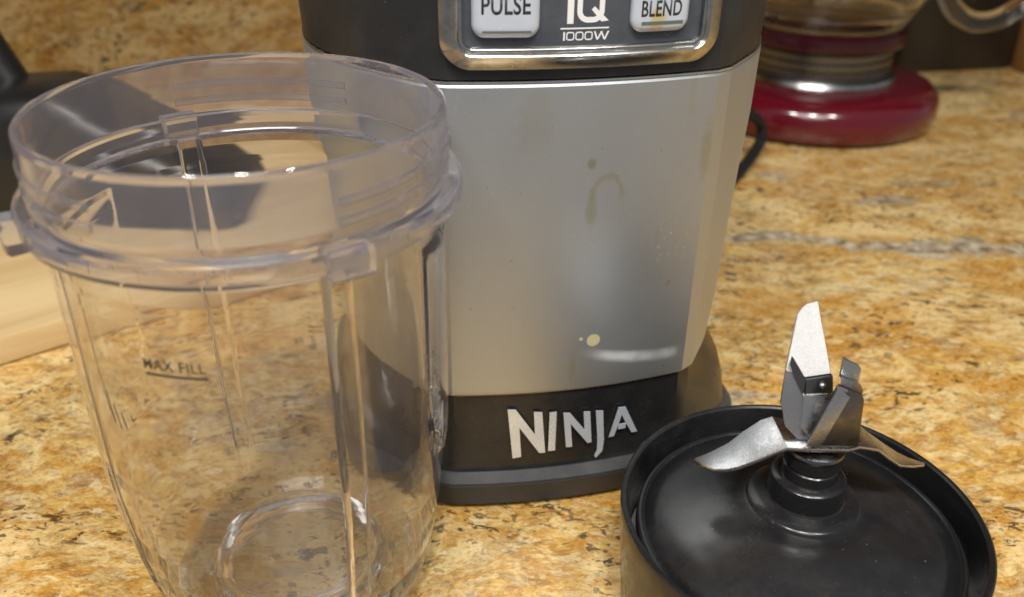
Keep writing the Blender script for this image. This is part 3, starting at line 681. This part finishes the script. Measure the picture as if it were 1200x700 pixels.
# the bright folded facet between the two upper blades, and the rivet head
obj('blade_wedge', plate([(-0.0050, -0.0064, 0.0692), (-0.0012, -0.0066, 0.0692), (0.0034, -0.0064, 0.0848), (0.0004, -0.0054, 0.0874)], 0.0006, direction=(-0.5, -1, 0.2)), M['steel'], CAP, bevel=0.00015)
obj('bracket', plate([(-0.0056, 0.0012, 0.0849), (0.0012, 0.0012, 0.0862), (0.0020, 0.0006, 0.0812), (-0.0052, 0.0004, 0.0802)], 0.0030, direction=(0, -1, 0.1)), M['dark_steel'], CAP, bevel=0.0002)
obj('blade_web', plate([(-0.0058, 0.0000, 0.0806), (0.0016, 0.0004, 0.0812), (0.0006, -0.0020, 0.0750), (-0.0030, -0.0030, 0.0690), (-0.0056, -0.0018, 0.0720)], 0.0010, direction=(0, -1, 0.2)), M['steel'], CAP, bevel=0.0002)
b = rev([(0.0010, 0.0), (0.0010, 0.0002), (0.0006, 0.0005), (0.0, 0.0006)], 28)
bmesh.ops.rotate(b, verts=b.verts, cent=(0, 0, 0), matrix=Matrix.Rotation(R_(40), 3, 'X')); bmesh.ops.translate(b, verts=b.verts, vec=(-0.0014, 0.0002, 0.0840))
obj('rivet', b, M['dark_steel'], CAP)

# ------------------------------------------------------------------ cutting board at the left
BO = thing('cutting_board', 'pale wooden cutting board lying on the counter behind the clear cup', 'cutting board', (-0.2189, 0.3184, 0), R_(39.8))
p = round_poly([(-0.22, 0.001, 0), (0.235, 0.001, 0), (0.235, 0.255, 0), (-0.22, 0.255, 0)], 0.014, 6)
obj('board', loft([[(q.x, q.y, z) for q in p] for z in (0.0006, 0.0135)]), M['maple'], BO, bevel=0.0016)

# ------------------------------------------------------------------ black appliance on the board
GR = thing('countertop_grill', 'black rounded countertop appliance on the wooden board, blurred behind the clear cup', 'appliance', (-0.30, 0.450, 0.0142))
prf = [(-0.16, 0.0015), (-0.162, 0.040), (-0.13, 0.050), (-0.05, 0.058), (0.0, 0.062), (0.030, 0.0680), (0.056, 0.0698), (0.070, 0.0650), (0.095, 0.0530), (0.120, 0.0410), (0.140, 0.0300), (0.152, 0.0200), (0.156, 0.0120), (0.155, 0.005), (0.150, 0.0015)]
ins = [(-0.020, 0.012), (-0.0175, 0.004), (-0.010, 0.0), (0.045, 0.002), (0.058, 0.008), (0.064, 0.020)]
def shrink(pts, d):
    cx, cz = 0.0, 0.006; return [(cx + (x - cx) * (1 - d / 0.158), cz + (z - cz) * (1 - d / 0.05)) for x, z in pts]
obj('body', loft([[(x, y, z) for x, z in shrink(prf, d)] for y, d in ins]), M['black_far'], GR, auto=60)
obj('highlight_streak', loft([[(q.x, y, q.y) for q in round_poly([(0.016, 0.030, 0), (0.024, 0.030, 0), (0.026, 0.052, 0), (0.018, 0.052, 0)], 0.003, 4)] for y in (-0.0225, -0.012)]), M['grey_far'], GR)  # added grey piece, standing in for a light streak on the black front
for x in (-0.12, 0.12):
    for y in (0.005, 0.045):
        b = rev([(0, -0.0005), (0.008, -0.0005), (0.008, 0.002), (0, 0.002)], 16); bmesh.ops.translate(b, vec=(x, y, 0), verts=b.verts); obj('foot', b, M['rubber'], GR)
obj('handle', tube(catmull([(0.022, 0.036, 0.060), (0.016, 0.037, 0.072), (0.006, 0.038, 0.094), (-0.006, 0.039, 0.118), (-0.03, 0.04, 0.17)], 6), 0.0115, 16), M['black_far'], GR)

# ------------------------------------------------------------------ red appliance at the back right
RD = thing('jar_blender', 'deep red round based appliance with chrome collar and clear glass jar, blurred at the back', 'blender', (0.2345, 0.706, 0))
obj('red_base', rev([(0, 0.001), (0.086, 0.001), (0.093, 0.003), (0.096, 0.009), (0.0965, 0.016), (0.095, 0.0235), (0.090, 0.029), (0.083, 0.0318), (0.07, 0.0325), (0.05, 0.033), (0, 0.033)], 96), M['red'], RD)
obj('chrome_ring', rev([(0.050, 0.0325), (0.062, 0.0325), (0.0625, 0.0345), (0.061, 0.0375), (0.057, 0.0390), (0.050, 0.0390)], 96, closed=True), M['chrome'], RD)
cb = [(0.0, 0.0385), (0.056, 0.0385)]
for k in range(3): cb += [(0.0565, 0.040 + k * 0.0062), (0.0565, 0.0445 + k * 0.0062), (0.0545, 0.0450 + k * 0.0062), (0.0545, 0.0460 + k * 0.0062)]
cb += [(0.056, 0.0585), (0.0, 0.0585)]
obj('collar', rev(cb, 96), M['dark_steel'], RD)
obj('red_ring', rev([(0.0, 0.0583), (0.058, 0.0583), (0.0625, 0.0600), (0.0635, 0.0640), (0.0625, 0.0690), (0.058, 0.0710), (0.0, 0.0711)], 96), M['maroon'], RD)
jp = [(0.0, 0.0713), (0.056, 0.0713), (0.060, 0.073), (0.064, 0.080), (0.072, 0.092), (0.079, 0.110), (0.084, 0.150), (0.088, 0.220)]
ji = [(0.085, 0.220), (0.081, 0.150), (0.076, 0.111), (0.069, 0.094), (0.061, 0.083), (0.054, 0.078), (0.0, 0.077)]
obj('glass_jar', rev(jp + ji, 96), M['jar_glass'], RD)
hp = catmull([(0.082, 0.004, 0.150), (0.088, 0.003, 0.112), (0.096, 0.001, 0.086), (0.112, 0.000, 0.0735), (0.128, 0.000, 0.0725), (0.142, 0.001, 0.078), (0.158, 0.002, 0.092), (0.168, 0.002, 0.120), (0.160, 0.003, 0.17), (0.12, 0.003, 0.20), (0.085, 0.003, 0.205)], 8)
obj('jar_handle', tube(hp, 0.0075, 20), M['jar_glass'], RD)

# ------------------------------------------------------------------ dim things against the backsplash
DK = thing('dark_canister', 'dark brown box shaped container standing against the granite backsplash', 'container', (0.412, 0.866, 0), R_(12))
p = round_poly([(-0.066, -0.026, 0), (0.058, -0.026, 0), (0.058, 0.022, 0), (-0.066, 0.022, 0)], 0.010, 6)
obj('body', loft([[(q.x * s_, q.y * s_, z) for q in p] for z, s_ in ((0.0005, 0.97), (0.004, 1.0), (0.150, 1.0), (0.155, 0.97))]), M['brown_far'], DK)
obj('lid', loft([[(q.x * s_, q.y * s_, z) for q in p] for z, s_ in ((0.1552, 0.98), (0.158, 1.02), (0.172, 1.02), (0.176, 0.97))]), M['black_far'], DK)
WD = thing('wooden_block', 'orange brown wooden block at the right edge of the counter', 'block', (0.522, 0.800, 0), R_(8))
obj('block', box(-0.045, 0.06, -0.05, 0.06, 0.0004, 0.047), M['oak'], WD, bevel=0.004)
GC = thing('grey_tin', 'grey tin standing on the orange brown wooden block', 'tin', (0.522, 0.800, 0.0474))
obj('body', rev([(0, 0), (0.040, 0), (0.0415, 0.002), (0.0415, 0.075), (0.040, 0.077), (0, 0.077)], 64), M['grey_far'], GC)
obj('lid', rev([(0, 0.0772), (0.0425, 0.0772), (0.0425, 0.090), (0.040, 0.092), (0, 0.092)], 64), M['chrome'], GC)
